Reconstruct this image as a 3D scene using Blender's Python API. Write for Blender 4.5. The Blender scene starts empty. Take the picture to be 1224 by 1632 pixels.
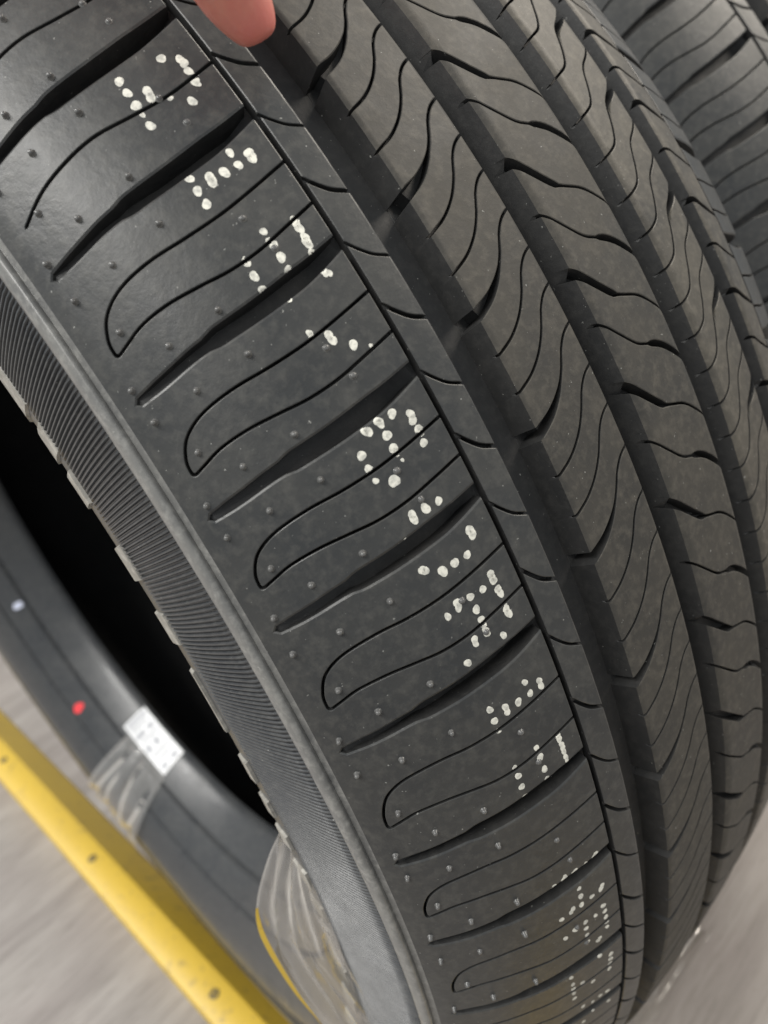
import bpy, math, random
import numpy as np
from mathutils import Vector, Matrix, noise
from mathutils.geometry import delaunay_2d_cdt

random.seed(7)
rng = np.random.default_rng(7)
scene = bpy.context.scene
C = scene.collection

# ------------------------------------------------------------------ camera
CAM = Vector((-0.1532, -0.3640, 0.5408))
RIGHT = Vector((0.6996, -0.6966, -0.1590)).normalized()
FWD = Vector((0.5250, 0.6521, -0.5470)).normalized()
DOWN = FWD.cross(RIGHT).normalized()
FWD = RIGHT.cross(DOWN).normalized()
cd = bpy.data.cameras.new('camera'); cam = bpy.data.objects.new('camera', cd); C.objects.link(cam)
cam.matrix_world = Matrix(((RIGHT.x, -DOWN.x, -FWD.x, CAM.x), (RIGHT.y, -DOWN.y, -FWD.y, CAM.y),
                           (RIGHT.z, -DOWN.z, -FWD.z, CAM.z), (0, 0, 0, 1)))
cd.sensor_fit = 'AUTO'; cd.sensor_width = 36.0; cd.lens = 36.0 * 1183.6 / 1632.0
cd.clip_start = 0.005; cd.clip_end = 50.0
cd.dof.use_dof = True; cd.dof.focus_distance = 0.158; cd.dof.aperture_fstop = 13.0
scene.camera = cam

# ------------------------------------------------------------------ room light
world = bpy.data.worlds.new('World'); scene.world = world; world.use_nodes = True
bg = world.node_tree.nodes['Background']
bg.inputs[0].default_value = (0.93, 0.97, 1.0, 1); bg.inputs[1].default_value = 0.50

def area_light(name, loc, target, sx, sy, power, color):
    ld = bpy.data.lights.new(name, 'AREA'); ld.shape = 'RECTANGLE'; ld.size = sx; ld.size_y = sy
    ld.energy = power; ld.color = color
    o = bpy.data.objects.new(name, ld); C.objects.link(o); o.location = loc
    o.rotation_euler = (Vector(target) - Vector(loc)).to_track_quat('-Z', 'Y').to_euler()
    return o
area_light('overhead_light', (-1.4, 0.8, 2.3), (-1.4, 0.8, 0.0), 0.6, 3.4, 112, (1.0, 0.98, 0.94))
area_light('overhead_light', (1.9, -0.9, 2.3), (1.9, -0.9, 0.0), 0.6, 2.4, 92, (1.0, 0.91, 0.79))  # added unseen fill that brightens and warms the floor at right

vs = scene.view_settings
vs.view_transform = 'Standard'; vs.look = 'None'; vs.gamma = 1.0; vs.exposure = 0.12; vs.use_curve_mapping = False

# ------------------------------------------------------------------ materials
def new_mat(name):
    m = bpy.data.materials.new(name); m.use_nodes = True
    nt = m.node_tree; b = nt.nodes['Principled BSDF']
    return m, nt, b
def N(nt, typ, **kw):
    n = nt.nodes.new(typ)
    for k, v in kw.items(): setattr(n, k, v)
    return n
def ramp(nt, fac, stops):
    r = N(nt, 'ShaderNodeValToRGB'); el = r.color_ramp.elements
    while len(el) < len(stops): el.new(0.5)
    for e, (p, c) in zip(el, stops): e.position = p; e.color = (*c, 1) if len(c) == 3 else c
    nt.links.new(fac, r.inputs[0]); return r.outputs[0]
def noise_tex(nt, co, scale, detail=4, rough=0.55):
    n = N(nt, 'ShaderNodeTexNoise'); n.inputs['Scale'].default_value = scale
    n.inputs['Detail'].default_value = detail; n.inputs['Roughness'].default_value = rough
    nt.links.new(co, n.inputs['Vector']); return n.outputs['Fac']
def mix_col(nt, fac, a, b):
    m = N(nt, 'ShaderNodeMix', data_type='RGBA')
    for sock, v in ((m.inputs[0], fac), (m.inputs[6], a), (m.inputs[7], b)):
        if hasattr(v, 'links'): nt.links.new(v, sock)
        else: sock.default_value = v if not isinstance(v, tuple) else (*v, 1)
    return m.outputs[2]

def rubber(name, base, dust, dust_amt, rough, bump=0.25):
    m, nt, b = new_mat(name)
    co = N(nt, 'ShaderNodeTexCoord').outputs['Object']
    big = noise_tex(nt, co, 55, 7, 0.66)
    fine = noise_tex(nt, co, 420, 4, 0.65)
    speck = noise_tex(nt, co, 1150, 2, 0.5)
    f1 = ramp(nt, big, [(0.35, (0, 0, 0)), (0.72, (dust_amt,) * 3)])
    col = mix_col(nt, f1, base, dust)
    f2 = ramp(nt, fine, [(0.46, (0, 0, 0)), (0.74, (0.6,) * 3)])
    col = mix_col(nt, f2, col, tuple(1.5 * x for x in dust))
    f3 = ramp(nt, speck, [(0.735, (0, 0, 0)), (0.765, (0.75,) * 3)])
    col = mix_col(nt, f3, col, (0.30, 0.30, 0.28))
    nt.links.new(col, b.inputs['Base Color'])
    nt.links.new(ramp(nt, big, [(0.3, (rough - 0.06,) * 3), (0.7, (rough + 0.10,) * 3)]), b.inputs['Roughness'])
    bp = N(nt, 'ShaderNodeBump'); bp.inputs['Strength'].default_value = bump; bp.inputs['Distance'].default_value = 0.0004
    nt.links.new(fine, bp.inputs['Height']); nt.links.new(bp.outputs[0], b.inputs['Normal'])
    b.inputs['Specular IOR Level'].default_value = 0.5
    return m
M = {}
M['block'] = rubber('shoulder_rubber', (0.030, 0.032, 0.033), (0.056, 0.055, 0.050), 0.6, 0.40)
M['rib'] = rubber('dusty_tread_rubber', (0.036, 0.035, 0.032), (0.070, 0.064, 0.053), 0.75, 0.60)
M['rib'].node_tree.nodes['Principled BSDF'].inputs['Specular IOR Level'].default_value = 0.35
M['tan'] = rubber('tan_dusty_rubber', (0.044, 0.041, 0.035), (0.098, 0.089, 0.072), 0.85, 0.50)
M['tan'].node_tree.nodes['Principled BSDF'].inputs['Specular IOR Level'].default_value = 0.4
M['base'] = rubber('shaded_groove_rubber', (0.019, 0.0195, 0.020), (0.030, 0.0295, 0.028), 0.5, 0.55)  # groove shade painted in: darker than the bare tread rubber
M['side'] = rubber('sidewall_rubber', (0.034, 0.037, 0.041), (0.058, 0.059, 0.058), 0.5, 0.31, 0.10)
M['ridge'] = rubber('scuffed_lit_ridge_rubber', (0.12, 0.121, 0.119), (0.22, 0.217, 0.203), 0.8, 0.30, 0.15)  # scuffed grey, lightened further to paint in the light it catches
M['pad'] = rubber('lit_pad_rubber', (0.20, 0.192, 0.172), (0.36, 0.345, 0.31), 0.8, 0.45, 0.2)  # dusty tan, with light caught by the raised blocks painted in as paleness
M['nub'] = rubber('glossy_nub_rubber', (0.09, 0.09, 0.09), (0.16, 0.16, 0.15), 0.6, 0.22, 0.05)  # base colour lightened to paint in the glints on the nubs
M['inner'] = rubber('liner_rubber', (0.010, 0.010, 0.011), (0.014, 0.014, 0.014), 0.4, 0.7)

def simple(name, col, rough, metal=0.0):
    m, nt, b = new_mat(name)
    co = N(nt, 'ShaderNodeTexCoord').outputs['Object']
    n = noise_tex(nt, co, 60, 5)
    c = mix_col(nt, ramp(nt, n, [(0.35, (0, 0, 0)), (0.75, (0.6,) * 3)]), col, tuple(0.72 * x for x in col))
    nt.links.new(c, b.inputs['Base Color']); b.inputs['Roughness'].default_value = rough
    b.inputs['Metallic'].default_value = metal
    return m
m, nt, b = new_mat('white_ink')
co = N(nt, 'ShaderNodeTexCoord').outputs['Object']
n = noise_tex(nt, co, 900, 3)
nt.links.new(mix_col(nt, ramp(nt, n, [(0.42, (0, 0, 0)), (0.66, (0.8,) * 3)]), (0.74, 0.73, 0.65), (0.36, 0.36, 0.33)), b.inputs['Base Color'])
b.inputs['Roughness'].default_value = 0.6
M['ink'] = m
M['red'] = simple('red_marker_paint', (0.85, 0.05, 0.06), 0.5)
M['pale'] = simple('pale_blue_marker_paint', (0.62, 0.66, 0.80), 0.5)
M['label'] = simple('white_label_paper', (0.80, 0.81, 0.82), 0.4)
M['print'] = simple('grey_label_print', (0.46, 0.47, 0.50), 0.6)
M['screw'] = simple('dark_screw_steel', (0.16, 0.13, 0.07), 0.5, 0.5)
# yellow enamel on the rail
m, nt, b = new_mat('yellow_enamel')
co = N(nt, 'ShaderNodeTexCoord').outputs['Object']
n = noise_tex(nt, co, 22, 6, 0.6); n2 = noise_tex(nt, co, 260, 3)
c = mix_col(nt, ramp(nt, n, [(0.4, (0, 0, 0)), (0.75, (0.5,) * 3)]), (0.62, 0.42, 0.05), (0.52, 0.35, 0.05))
c = mix_col(nt, ramp(nt, n2, [(0.60, (0, 0, 0)), (0.70, (0.6,) * 3)]), c, (0.30, 0.21, 0.07))
c = mix_col(nt, ramp(nt, noise_tex(nt, co, 70, 6, 0.7), [(0.60, (0, 0, 0)), (0.66, (0.7,) * 3)]), c, (0.33, 0.23, 0.06))
nt.links.new(c, b.inputs['Base Color']); b.inputs['Roughness'].default_value = 0.42
M['yellow'] = m
# grey wood-look floor, grain running along the wheel axis (X)
m, nt, b = new_mat('grey_wood_floor')
co = N(nt, 'ShaderNodeTexCoord').outputs['Object']
mp = N(nt, 'ShaderNodeMapping'); mp.inputs['Scale'].default_value = (5.0, 40, 1); nt.links.new(co, mp.inputs[0])
g1 = noise_tex(nt, mp.outputs[0], 1.0, 7, 0.62)
mp2 = N(nt, 'ShaderNodeMapping'); mp2.inputs['Scale'].default_value = (11, 150, 1); nt.links.new(co, mp2.inputs[0])
g2 = noise_tex(nt, mp2.outputs[0], 1.0, 4, 0.6)
c = ramp(nt, g1, [(0.28, (0.185, 0.165, 0.153)), (0.50, (0.285, 0.262, 0.242)), (0.72, (0.36, 0.335, 0.312))])
c = mix_col(nt, ramp(nt, g2, [(0.52, (0, 0, 0)), (0.74, (0.4,) * 3)]), c, (0.155, 0.138, 0.128))
c = mix_col(nt, ramp(nt, noise_tex(nt, co, 9.5, 5), [(0.4, (0, 0, 0)), (0.7, (0.45,) * 3)]), c, (0.235, 0.20, 0.19))
mp3 = N(nt, 'ShaderNodeMapping'); mp3.inputs['Scale'].default_value = (30, 420, 1); nt.links.new(co, mp3.inputs[0])
c = mix_col(nt, ramp(nt, noise_tex(nt, mp3.outputs[0], 1.0, 5, 0.7), [(0.50, (0, 0, 0)), (0.66, (0.6,) * 3)]), c, (0.145, 0.125, 0.112))
c = mix_col(nt, ramp(nt, noise_tex(nt, co, 130, 4), [(0.66, (0, 0, 0)), (0.74, (0.5,) * 3)]), c, (0.16, 0.14, 0.125))
nt.links.new(c, b.inputs['Base Color']); b.inputs['Roughness'].default_value = 0.5
M['floor'] = m
# clear wrapping film
m, nt, b = new_mat('clear_film')
nt.nodes.remove(b); out = nt.nodes['Material Output']
co = N(nt, 'ShaderNodeTexCoord').outputs['Object']
nz = noise_tex(nt, co, 95, 4)
bp = N(nt, 'ShaderNodeBump'); bp.inputs['Strength'].default_value = 0.25; bp.inputs['Distance'].default_value = 0.002
nt.links.new(nz, bp.inputs['Height'])
gl = N(nt, 'ShaderNodeBsdfGlossy'); gl.inputs['Roughness'].default_value = 0.16; gl.inputs['Color'].default_value = (1, 1, 1, 1)
nt.links.new(bp.outputs[0], gl.inputs['Normal'])
tr = N(nt, 'ShaderNodeBsdfTransparent'); tr.inputs['Color'].default_value = (0.93, 0.92, 0.90, 1)
df = N(nt, 'ShaderNodeBsdfTranslucent'); df.inputs['Color'].default_value = (0.80, 0.78, 0.74, 1)
lw = N(nt, 'ShaderNodeLayerWeight'); lw.inputs['Blend'].default_value = 0.35; nt.links.new(bp.outputs[0], lw.inputs['Normal'])
fz = ramp(nt, lw.outputs['Facing'], [(0.0, (0.12,) * 3), (0.4, (0.20,) * 3), (1.0, (0.9,) * 3)])
at = N(nt, 'ShaderNodeAttribute'); at.attribute_name = 'fold_glint'      # milky fold crests, with glinting highlights painted in
mx0 = N(nt, 'ShaderNodeMixShader')
nt.links.new(ramp(nt, at.outputs['Fac'], [(0.0, (0.16,) * 3), (1.0, (0.92,) * 3)]), mx0.inputs[0])
d2 = N(nt, 'ShaderNodeBsdfDiffuse'); d2.inputs['Color'].default_value = (0.84, 0.80, 0.74, 1)
ad = N(nt, 'ShaderNodeMixShader'); ad.inputs[0].default_value = 0.6
nt.links.new(df.outputs[0], ad.inputs[1]); nt.links.new(d2.outputs[0], ad.inputs[2])
nt.links.new(tr.outputs[0], mx0.inputs[1]); nt.links.new(ad.outputs[0], mx0.inputs[2])
mx1 = N(nt, 'ShaderNodeMixShader'); nt.links.new(fz, mx1.inputs[0])
nt.links.new(mx0.outputs[0], mx1.inputs[1]); nt.links.new(gl.outputs[0], mx1.inputs[2])
nt.links.new(mx1.outputs[0], out.inputs['Surface'])
M['film'] = m
# skin
m, nt, b = new_mat('skin')
co = N(nt, 'ShaderNodeTexCoord').outputs['Object']
n = noise_tex(nt, co, 130, 4)
c = mix_col(nt, ramp(nt, n, [(0.35, (0, 0, 0)), (0.7, (1,) * 3)]), (0.70, 0.28, 0.215), (0.64, 0.20, 0.165))
nt.links.new(c, b.inputs['Base Color']); b.inputs['Roughness'].default_value = 0.5
b.inputs['Subsurface Weight'].default_value = 0.35; b.inputs['Subsurface Radius'].default_value = (0.006, 0.002, 0.001)
b.inputs['Subsurface Scale'].default_value = 0.6
n2 = N(nt, 'ShaderNodeTexVoronoi'); n2.inputs['Scale'].default_value = 900; nt.links.new(co, n2.inputs['Vector'])
bp = N(nt, 'ShaderNodeBump'); bp.inputs['Strength'].default_value = 0.15; bp.inputs['Distance'].default_value = 0.0003
nt.links.new(n2.outputs['Distance'], bp.inputs['Height']); nt.links.new(bp.outputs[0], b.inputs['Normal'])
M['skin'] = m
M['nail'] = simple('finger_nail', (0.72, 0.36, 0.30), 0.3)

# ------------------------------------------------------------------ helpers
def link(name, verts, faces, mat, parent=None, sharp=None, smooth=True, top=None):
    me = bpy.data.meshes.new(name)
    verts = np.asarray(verts, dtype=np.float32)
    if isinstance(faces, np.ndarray):
        n, k = faces.shape
        me.vertices.add(len(verts)); me.vertices.foreach_set('co', verts.ravel())
        me.loops.add(n * k); me.loops.foreach_set('vertex_index', faces.astype(np.int32).ravel())
        me.polygons.add(n); me.polygons.foreach_set('loop_start', np.arange(0, n * k, k, dtype=np.int32))
        me.polygons.foreach_set('loop_total', np.full(n, k, dtype=np.int32))
        me.update(calc_edges=True)
    else:
        me.from_pydata([tuple(map(float, v)) for v in verts], [], faces); me.update()
    me.polygons.foreach_set('use_smooth', np.full(len(me.polygons), smooth))
    if sharp is not None: me.set_sharp_from_angle(angle=math.radians(sharp))
    if top is not None:                                   # smooth crown normals on the untouched outer surface
        vn, flat = top; ln = np.where(flat[faces].all(1)[:, None, None], vn[faces], 0.0).reshape(-1, 3)
        me.normals_split_custom_set(ln.tolist())
    me.materials.append(mat)
    o = bpy.data.objects.new(name, me); C.objects.link(o)
    if parent is not None: o.parent = parent
    return o
def tag(o, label=None, cat=None, group=None, kind=None):
    for k, v in (('label', label), ('category', cat), ('group', group), ('kind', kind)):
        if v: o[k] = v
    return o
def empty(name, loc):
    o = bpy.data.objects.new(name, None); o.empty_display_size = 0.05; C.objects.link(o); o.location = loc; return o
def grid_faces(nu, nv, wrap_u=False, flip=False):
    f = []
    U = np.arange(nu if wrap_u else nu - 1); V = np.arange(nv - 1)
    u, v = np.meshgrid(U, V, indexing='ij'); u = u.ravel(); v = v.ravel(); u2 = (u + 1) % nu
    a, b_, c_, d = u * nv + v, u2 * nv + v, u2 * nv + v + 1, u * nv + v + 1
    return np.stack([d, c_, b_, a] if flip else [a, b_, c_, d], 1)
def tri_soup_join(parts):
    vs_, fs_, o = [], [], 0
    for v, f in parts: vs_.append(v); fs_.append(f + o); o += len(v)
    return np.concatenate(vs_), np.concatenate(fs_)

# ------------------------------------------------------------------ floor
n = 60
xs = np.linspace(-3, 3, n); ys = np.linspace(-3, 3, n)
gx, gy = np.meshgrid(xs, ys, indexing='ij')
floor = link('floor', np.stack([gx.ravel(), gy.ravel(), np.zeros(n * n)], 1), grid_faces(n, n), M['floor'])
tag(floor, kind='structure')

# ------------------------------------------------------------------ tire geometry in wheel coordinates
BETA = math.pi - 2.116          # angle from the top of the wheel to the point facing the camera
AXLE = 0.320
RR = 320.0                      # mm, reference radius for arc lengths
# cross-section of the crown and shoulder (mm): axial X, radius
PX = np.array([-107.2, -106.0, -103.4, -95.0, -87.0, -80.0, -70.0, -61.4, -54.9, -44.1, -22.5, -2.3])
PR = np.array([286.4, 288.3, 291.7, 299.4, 304.5, 308.0, 312.0, 314.9, 316.7, 318.3, 319.7, 320.0])
XC = -2.3
px = np.concatenate([PX, (2 * XC - PX)[::-1][1:]]); pr = np.concatenate([PR, PR[::-1][1:]])
def catmull(P, per=8):
    P = np.asarray(P, float); out = []
    Q = np.vstack([2 * P[0] - P[1], P, 2 * P[-1] - P[-2]])
    t = np.linspace(0, 1, per, endpoint=False)[:, None]
    for i in range(1, len(Q) - 2):
        p0, p1, p2, p3 = Q[i - 1], Q[i], Q[i + 1], Q[i + 2]
        out.append(0.5 * (2 * p1 + (p2 - p0) * t + (2 * p0 - 5 * p1 + 4 * p2 - p3) * t ** 2 + (3 * p1 - p0 - 3 * p2 + p3) * t ** 3))
    return np.vstack(out + [P[-1:]])
prof = catmull(np.stack([px, pr], 1), 10)
prof_s = np.concatenate([[0], np.cumsum(np.linalg.norm(np.diff(prof, axis=0), axis=1))])
prof_s -= np.interp(XC, prof[:, 0], prof_s)
_t = np.gradient(prof, axis=0); _t /= np.linalg.norm(_t, axis=1)[:, None]
prof_n = np.stack([-_t[:, 1], _t[:, 0]], 1)
def S(X): return np.interp(X, prof[:, 0], prof_s)          # axial mm -> lateral arc mm
def surf(a, s, h):
    """arc mm, lateral mm, height mm -> metres relative to the axle"""
    X = np.interp(s, prof_s, prof[:, 0]); r = np.interp(s, prof_s, prof[:, 1])
    nx = np.interp(s, prof_s, prof_n[:, 0]); nr = np.interp(s, prof_s, prof_n[:, 1])
    X = X + nx * h; r = r + nr * h; ph = np.asarray(a) / RR + BETA
    return np.stack([X, -r * np.sin(ph), r * np.cos(ph)], -1) * 1e-3
def surf_n(a, s):
    nx = np.interp(s, prof_s, prof_n[:, 0]); nr = np.interp(s, prof_s, prof_n[:, 1]); ph = np.asarray(a) / RR + BETA
    return np.stack([nx, -nr * np.sin(ph), nr * np.cos(ph)], -1)
def ring(profile, name, mat, parent, n=360, sharp=35, flip=False):
    P = np.asarray(profile, float); ph = np.linspace(0, 2 * math.pi, n, endpoint=False)
    v = np.stack([np.broadcast_to(P[None, :, 0], (n, len(P))), -P[None, :, 1] * np.sin(ph)[:, None], P[None, :, 1] * np.cos(ph)[:, None]], -1)
    o = link(name, v.reshape(-1, 3) * 1e-3, grid_faces(n, len(P), True, flip), mat, parent, sharp)
    o.location = (0, 0, AXLE); return o

# ---- grooves and sipes: a height field over a constrained triangulation, edges on the exact curves
class Cut:
    def __init__(self, pts, hw, depth, bevel):
        pts = np.asarray(pts, float); n = len(pts)
        self.p = pts; self.hw = np.broadcast_to(np.asarray(hw, float), (n,)).copy()
        self.d = np.broadcast_to(np.asarray(depth, float), (n,)).copy(); self.b = bevel
    def lines(self):
        t = np.gradient(self.p, axis=0); t /= np.linalg.norm(t, axis=1)[:, None] + 1e-12
        nn = np.stack([-t[:, 1], t[:, 0]], 1); out = []
        for off in (self.hw + self.b, self.hw, np.maximum(self.hw - 0.07, 0.02)):
            e0 = -t[0] * off[0]; e1 = t[-1] * off[-1]
            L = self.p + nn * off[:, None]; Rr = self.p - nn * off[:, None]
            out.append(np.vstack([[self.p[0] + e0], L, [self.p[-1] + e1], Rr[::-1], [self.p[0] + e0]]))
        return out
    def height(self, q):
        A = self.p[:-1]; B = self.p[1:]; AB = B - A; L2 = (AB ** 2).sum(1) + 1e-12
        best = np.full(len(q), 1e9); hw = np.zeros(len(q)); dd = np.zeros(len(q))
        for i in range(len(A)):
            t = np.clip(((q - A[i]) @ AB[i]) / L2[i], 0, 1)
            d = np.linalg.norm(q - A[i] - t[:, None] * AB[i], axis=1)
            m_ = d < best; best[m_] = d[m_]
            hw[m_] = (self.hw[i] + (self.hw[i + 1] - self.hw[i]) * t)[m_]; dd[m_] = (self.d[i] + (self.d[i + 1] - self.d[i]) * t)[m_]
        bev = 0.55 * self.b
        x = best - hw
        return np.where(x >= self.b - 1e-4, 0, np.where(x >= -1e-4, bev * (1 - np.clip(x / self.b, 0, 1)),
                        np.where(x <= -0.065, dd, bev + (dd - bev) * np.clip(-x / 0.07, 0, 1))))

def triangulate(lo, hi, cuts, s_lines, extra_h, step=3.0):
    """lo, hi: polylines (arc, lateral) increasing in lateral; returns 2-D verts, tris, heights"""
    lo = np.asarray(lo); hi = np.asarray(hi); base = float(lo[:, 0].mean())
    s0, s1 = lo[0, 1], lo[-1, 1]
    V, E = [], []
    def poly(P):
        i0 = len(V); V.extend(map(tuple, P)); E.extend((i0 + i, i0 + i + 1) for i in range(len(P) - 1))
    na = max(2, int((hi[:, 0] - lo[:, 0]).mean() / step))
    for P in (lo, hi): poly(P)
    for s in s_lines:
        al = np.interp(s, lo[:, 1], lo[:, 0]); ah = np.interp(s, hi[:, 1], hi[:, 0])
        poly(np.stack([np.linspace(al, ah, na + 1), np.full(na + 1, s)], 1))
    for c in cuts:
        for L in c.lines():
            k = (L[:, 1] > s0 - 2) & (L[:, 1] < s1 + 2)
            i = 0
            while i < len(L):
                if not k[i]: i += 1; continue
                j = i
                while j + 1 < len(L) and k[j + 1]: j += 1
                if j > i: poly(L[i:j + 1])
                i = j + 1
    for s in np.arange(s0 + step * .7, s1, step):
        al = np.interp(s, lo[:, 1], lo[:, 0]); ah = np.interp(s, hi[:, 1], hi[:, 0])
        for t in (np.arange(na) + .5) / na: V.append((al + (ah - al) * t, s))
    vin = [Vector((x - base, y)) for x, y in V]
    vo, eo, fo, _, _, _ = delaunay_2d_cdt(vin, E, [], 0, 2e-4)
    v = np.array([(p.x + base, p.y) for p in vo]); f = np.array([t for t in fo if len(t) == 3])
    c = v[f].mean(1)
    ok = (c[:, 0] > np.interp(c[:, 1], lo[:, 1], lo[:, 0])) & (c[:, 0] < np.interp(c[:, 1], hi[:, 1], hi[:, 0])) & (c[:, 1] > s0) & (c[:, 1] < s1)
    A = v[f]; ar = (A[:, 1, 0] - A[:, 0, 0]) * (A[:, 2, 1] - A[:, 0, 1]) - (A[:, 1, 1] - A[:, 0, 1]) * (A[:, 2, 0] - A[:, 0, 0])
    f = f[ok & (np.abs(ar) > 1e-7)]
    used = np.unique(f); re = np.full(len(v), -1); re[used] = np.arange(len(used)); v = v[used]; f = re[f]
    h = extra_h(v)
    for c in cuts: h = np.maximum(h, c.height(v))
    A = v[f]; ar = (A[:, 1, 0] - A[:, 0, 0]) * (A[:, 2, 1] - A[:, 0, 1]) - (A[:, 1, 1] - A[:, 0, 1]) * (A[:, 2, 0] - A[:, 0, 0])
    f[ar < 0] = f[ar < 0][:, ::-1]
    return v, f, h
def weld(parts):
    v, f = tri_soup_join([(np.column_stack([p[0], p[2]]), p[1]) for p in parts])
    key = np.round(v[:, :2] / 2e-3).astype(np.int64)
    _, idx, inv = np.unique(key, axis=0, return_index=True, return_inverse=True)
    f = inv.reshape(-1)[f]; v = v[idx]
    f = f[(f[:, 0] != f[:, 1]) & (f[:, 1] != f[:, 2]) & (f[:, 0] != f[:, 2])]
    return v, f

def shade_cuts(o, f, depth, lim):
    """outer faces keep their dust; groove and slot faces get painted-in shade"""
    o.data.materials.append(M['base'])
    o.data.polygons.foreach_set('material_index', (depth[f].mean(1) > lim).astype(np.int32))
def close_ring(known, pitch):
    """extend measured angles (rad) around the wheel with about the given pitch"""
    known = list(known); gap = 2 * math.pi - (known[-1] - known[0]); n = round(gap / pitch)
    return known + [known[-1] + gap * i / n for i in range(1, n)]
G_DEPTH = 6.8
def wall_h(s_a, s_b, bev=0.42, run=1.1, drop=0.21):
    def f(v):
        o = np.maximum(s_a - v[:, 1], v[:, 1] - s_b)       # outside the rib edge
        rnd = drop * np.clip(1 + o / bev, 0, 1) ** 2
        return np.where(o <= 1e-4, rnd, drop + (G_DEPTH + .5 - drop) * np.clip(o / run, 0, 1))
    return f
def make_rib(name, X0, X1, starts, shape, cut_maker, parent, mat, left_wall=True, right_wall=True, extra=None, bev=0.42, run=1.1, drop=0.21):
    """ring-shaped rib between axial X0 and X1; starts: sipe angles; shape(s): sideways sweep of the sipes (rad)"""
    sa, sb = float(S(X0)), float(S(X1))
    smin = sa - run if left_wall else sa; smax = sb + run if right_wall else sb
    fr = (0, .25, .5, .75, 1) if bev > 1 else (0, 1)
    s_lines = [smin] + ([sa + bev * q for q in fr] if left_wall else []) + ([sb - bev * q for q in fr] if right_wall else []) + [smax]
    hf = wall_h(sa if left_wall else -1e9, sb if right_wall else 1e9, bev, run, drop)
    base_h = hf
    ss = np.linspace(smin, smax, max(8, int((smax - smin) / 1.4)))
    starts = list(starts); n = len(starts); ext = [starts[-1] - 2 * math.pi] + starts + [starts[0] + 2 * math.pi]
    parts = []
    for i in range(1, n + 1):
        c0 = 0.5 * (ext[i - 1] + ext[i]); c1 = 0.5 * (ext[i] + ext[i + 1])
        lo = np.stack([RR * (c0 + shape(ss)), ss], 1); hi = np.stack([RR * (c1 + shape(ss)), ss], 1)
        cuts = cut_maker(i - 1, ext[i], smin, smax)
        if extra: cuts = cuts + extra(lo[:, 0].min() - 8, hi[:, 0].max() + 8)
        parts.append(triangulate(lo, hi, cuts, s_lines, base_h))
    v, f = weld(parts)
    o = link(name, surf(v[:, 0], v[:, 1], -v[:, 2]), f, mat, parent, 18, top=(surf_n(v[:, 0], v[:, 1]), v[:, 2] < 1e-3))
    shade_cuts(o, f, v[:, 2], max(.5, drop + .1))
    o.location = (0, 0, AXLE); return o

# ---- measured pattern
A_K = [-0.3463, -0.2673, -0.1885, -0.0954, -0.0087, 0.0757, 0.1744, 0.2843, 0.3811, 0.4882]
SH = close_ring(A_K, 0.093)                                   # shoulder slots, angle at the thin groove
X_THIN = -61.5
slot_T = np.array([(-60.0, -.012), (-62, .012), (-70, .082), (-80, .132), (-88, .152), (-93, .166), (-98, .196), (-103.2, .222)])
sipe_T = np.array([(-60.0, .385), (-62, .402), (-70, .462), (-77, .502), (-84, .516), (-90, .513), (-95, .532), (-98.2, .572), (-100.6, .645), (-102, .755),
                   (-102.35, .84), (-102.1, .885), (-100.6, .868), (-97, .82), (-92, .806), (-86.5, .82), (-81, .836), (-75, .82), (-69, .775), (-62, .717), (-60.0, .70)])
single_T = np.array([(-60.0, .52), (-62, .535), (-71.4, .605), (-79.2, .607), (-87, .582), (-93.3, .62), (-98.3, .68), (-102.4, .785)])
nub_T = [(-102.8, .41, 1), (-95.5, .39, .8), (-86, .36, 1), (-74, .60, .55), (-99.8, .77, .9), (-95.5, 1.02, .85), (-86, 1.0, 1), (-103, 1.13, 1), (-72.4, .86, .5)]
def to2d(T, a0, p, per=6):
    P = np.stack([RR * (a0 + p * T[:, 1]), S(T[:, 0])], 1); return catmull(P, per)
S_LOW = float(S(-106.0)); S_THIN = float(S(X_THIN))
def slot_cut(a0, p):
    q = to2d(slot_T, a0, p); X = np.interp(q[:, 1], prof_s, prof[:, 0])
    hw = np.interp(X, [-103.2, -100, -90.8, -88.6, -72, -62], [.85, 1.15, 1.35, 1.95, 2.15, 1.5])
    dp = np.interp(X, [-103.2, -101.5, -95, -91, -82, -66, -62], [.9, 1.8, 2.8, 3.6, 5.2, 5.6, 3.2])
    return Cut(q, hw, dp, 0.45)
def block_mesh(a0, p0, a1, p1, single=False):
    """shoulder block between slot at a0 and slot at a1 (rad); p0,p1 local pitch at each slot"""
    c0 = slot_cut(a0, p0); c1 = slot_cut(a1, p1); p = a1 - a0
    def bound(c):
        q = c.p[c.p[:, 1] < S_THIN][::-1]
        t = np.gradient(c.p, axis=0)[-1]; t /= np.linalg.norm(t); hw = c.hw[-1]     # along the end cap, then down to the ridge
        e = np.array([q[0] + t * d for d in ((q[0, 1] - S_LOW) / -t[1], hw + c.b, hw, hw - .07)])
        top = np.array([[np.interp(S_THIN, c.p[::-1, 1], c.p[::-1, 0]), S_THIN]])
        return np.vstack([e, q, top])
    cuts = [c0, c1]
    if single: cuts.append(Cut(to2d(single_T, a0, p), .36, 3.5, .14))
    else: cuts.append(Cut(to2d(sipe_T, a0, p), .34, 3.5, .14))
    thin = Cut([[RR * a0 - 30, S_THIN], [RR * a1 + 30, S_THIN]], .62, 3.2, .22)
    thin.p = np.stack([np.linspace(RR * a0 - 12, RR * a1 + 12, 30), np.full(30, S_THIN)], 1); thin.hw = np.full(30, .62); thin.d = np.full(30, 3.2)
    cuts.append(thin)
    v, f, h = triangulate(bound(c0), bound(c1), cuts, [S_LOW, S_THIN], lambda v: np.zeros(len(v)), 2.6)
    return v, f, h, cuts
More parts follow.
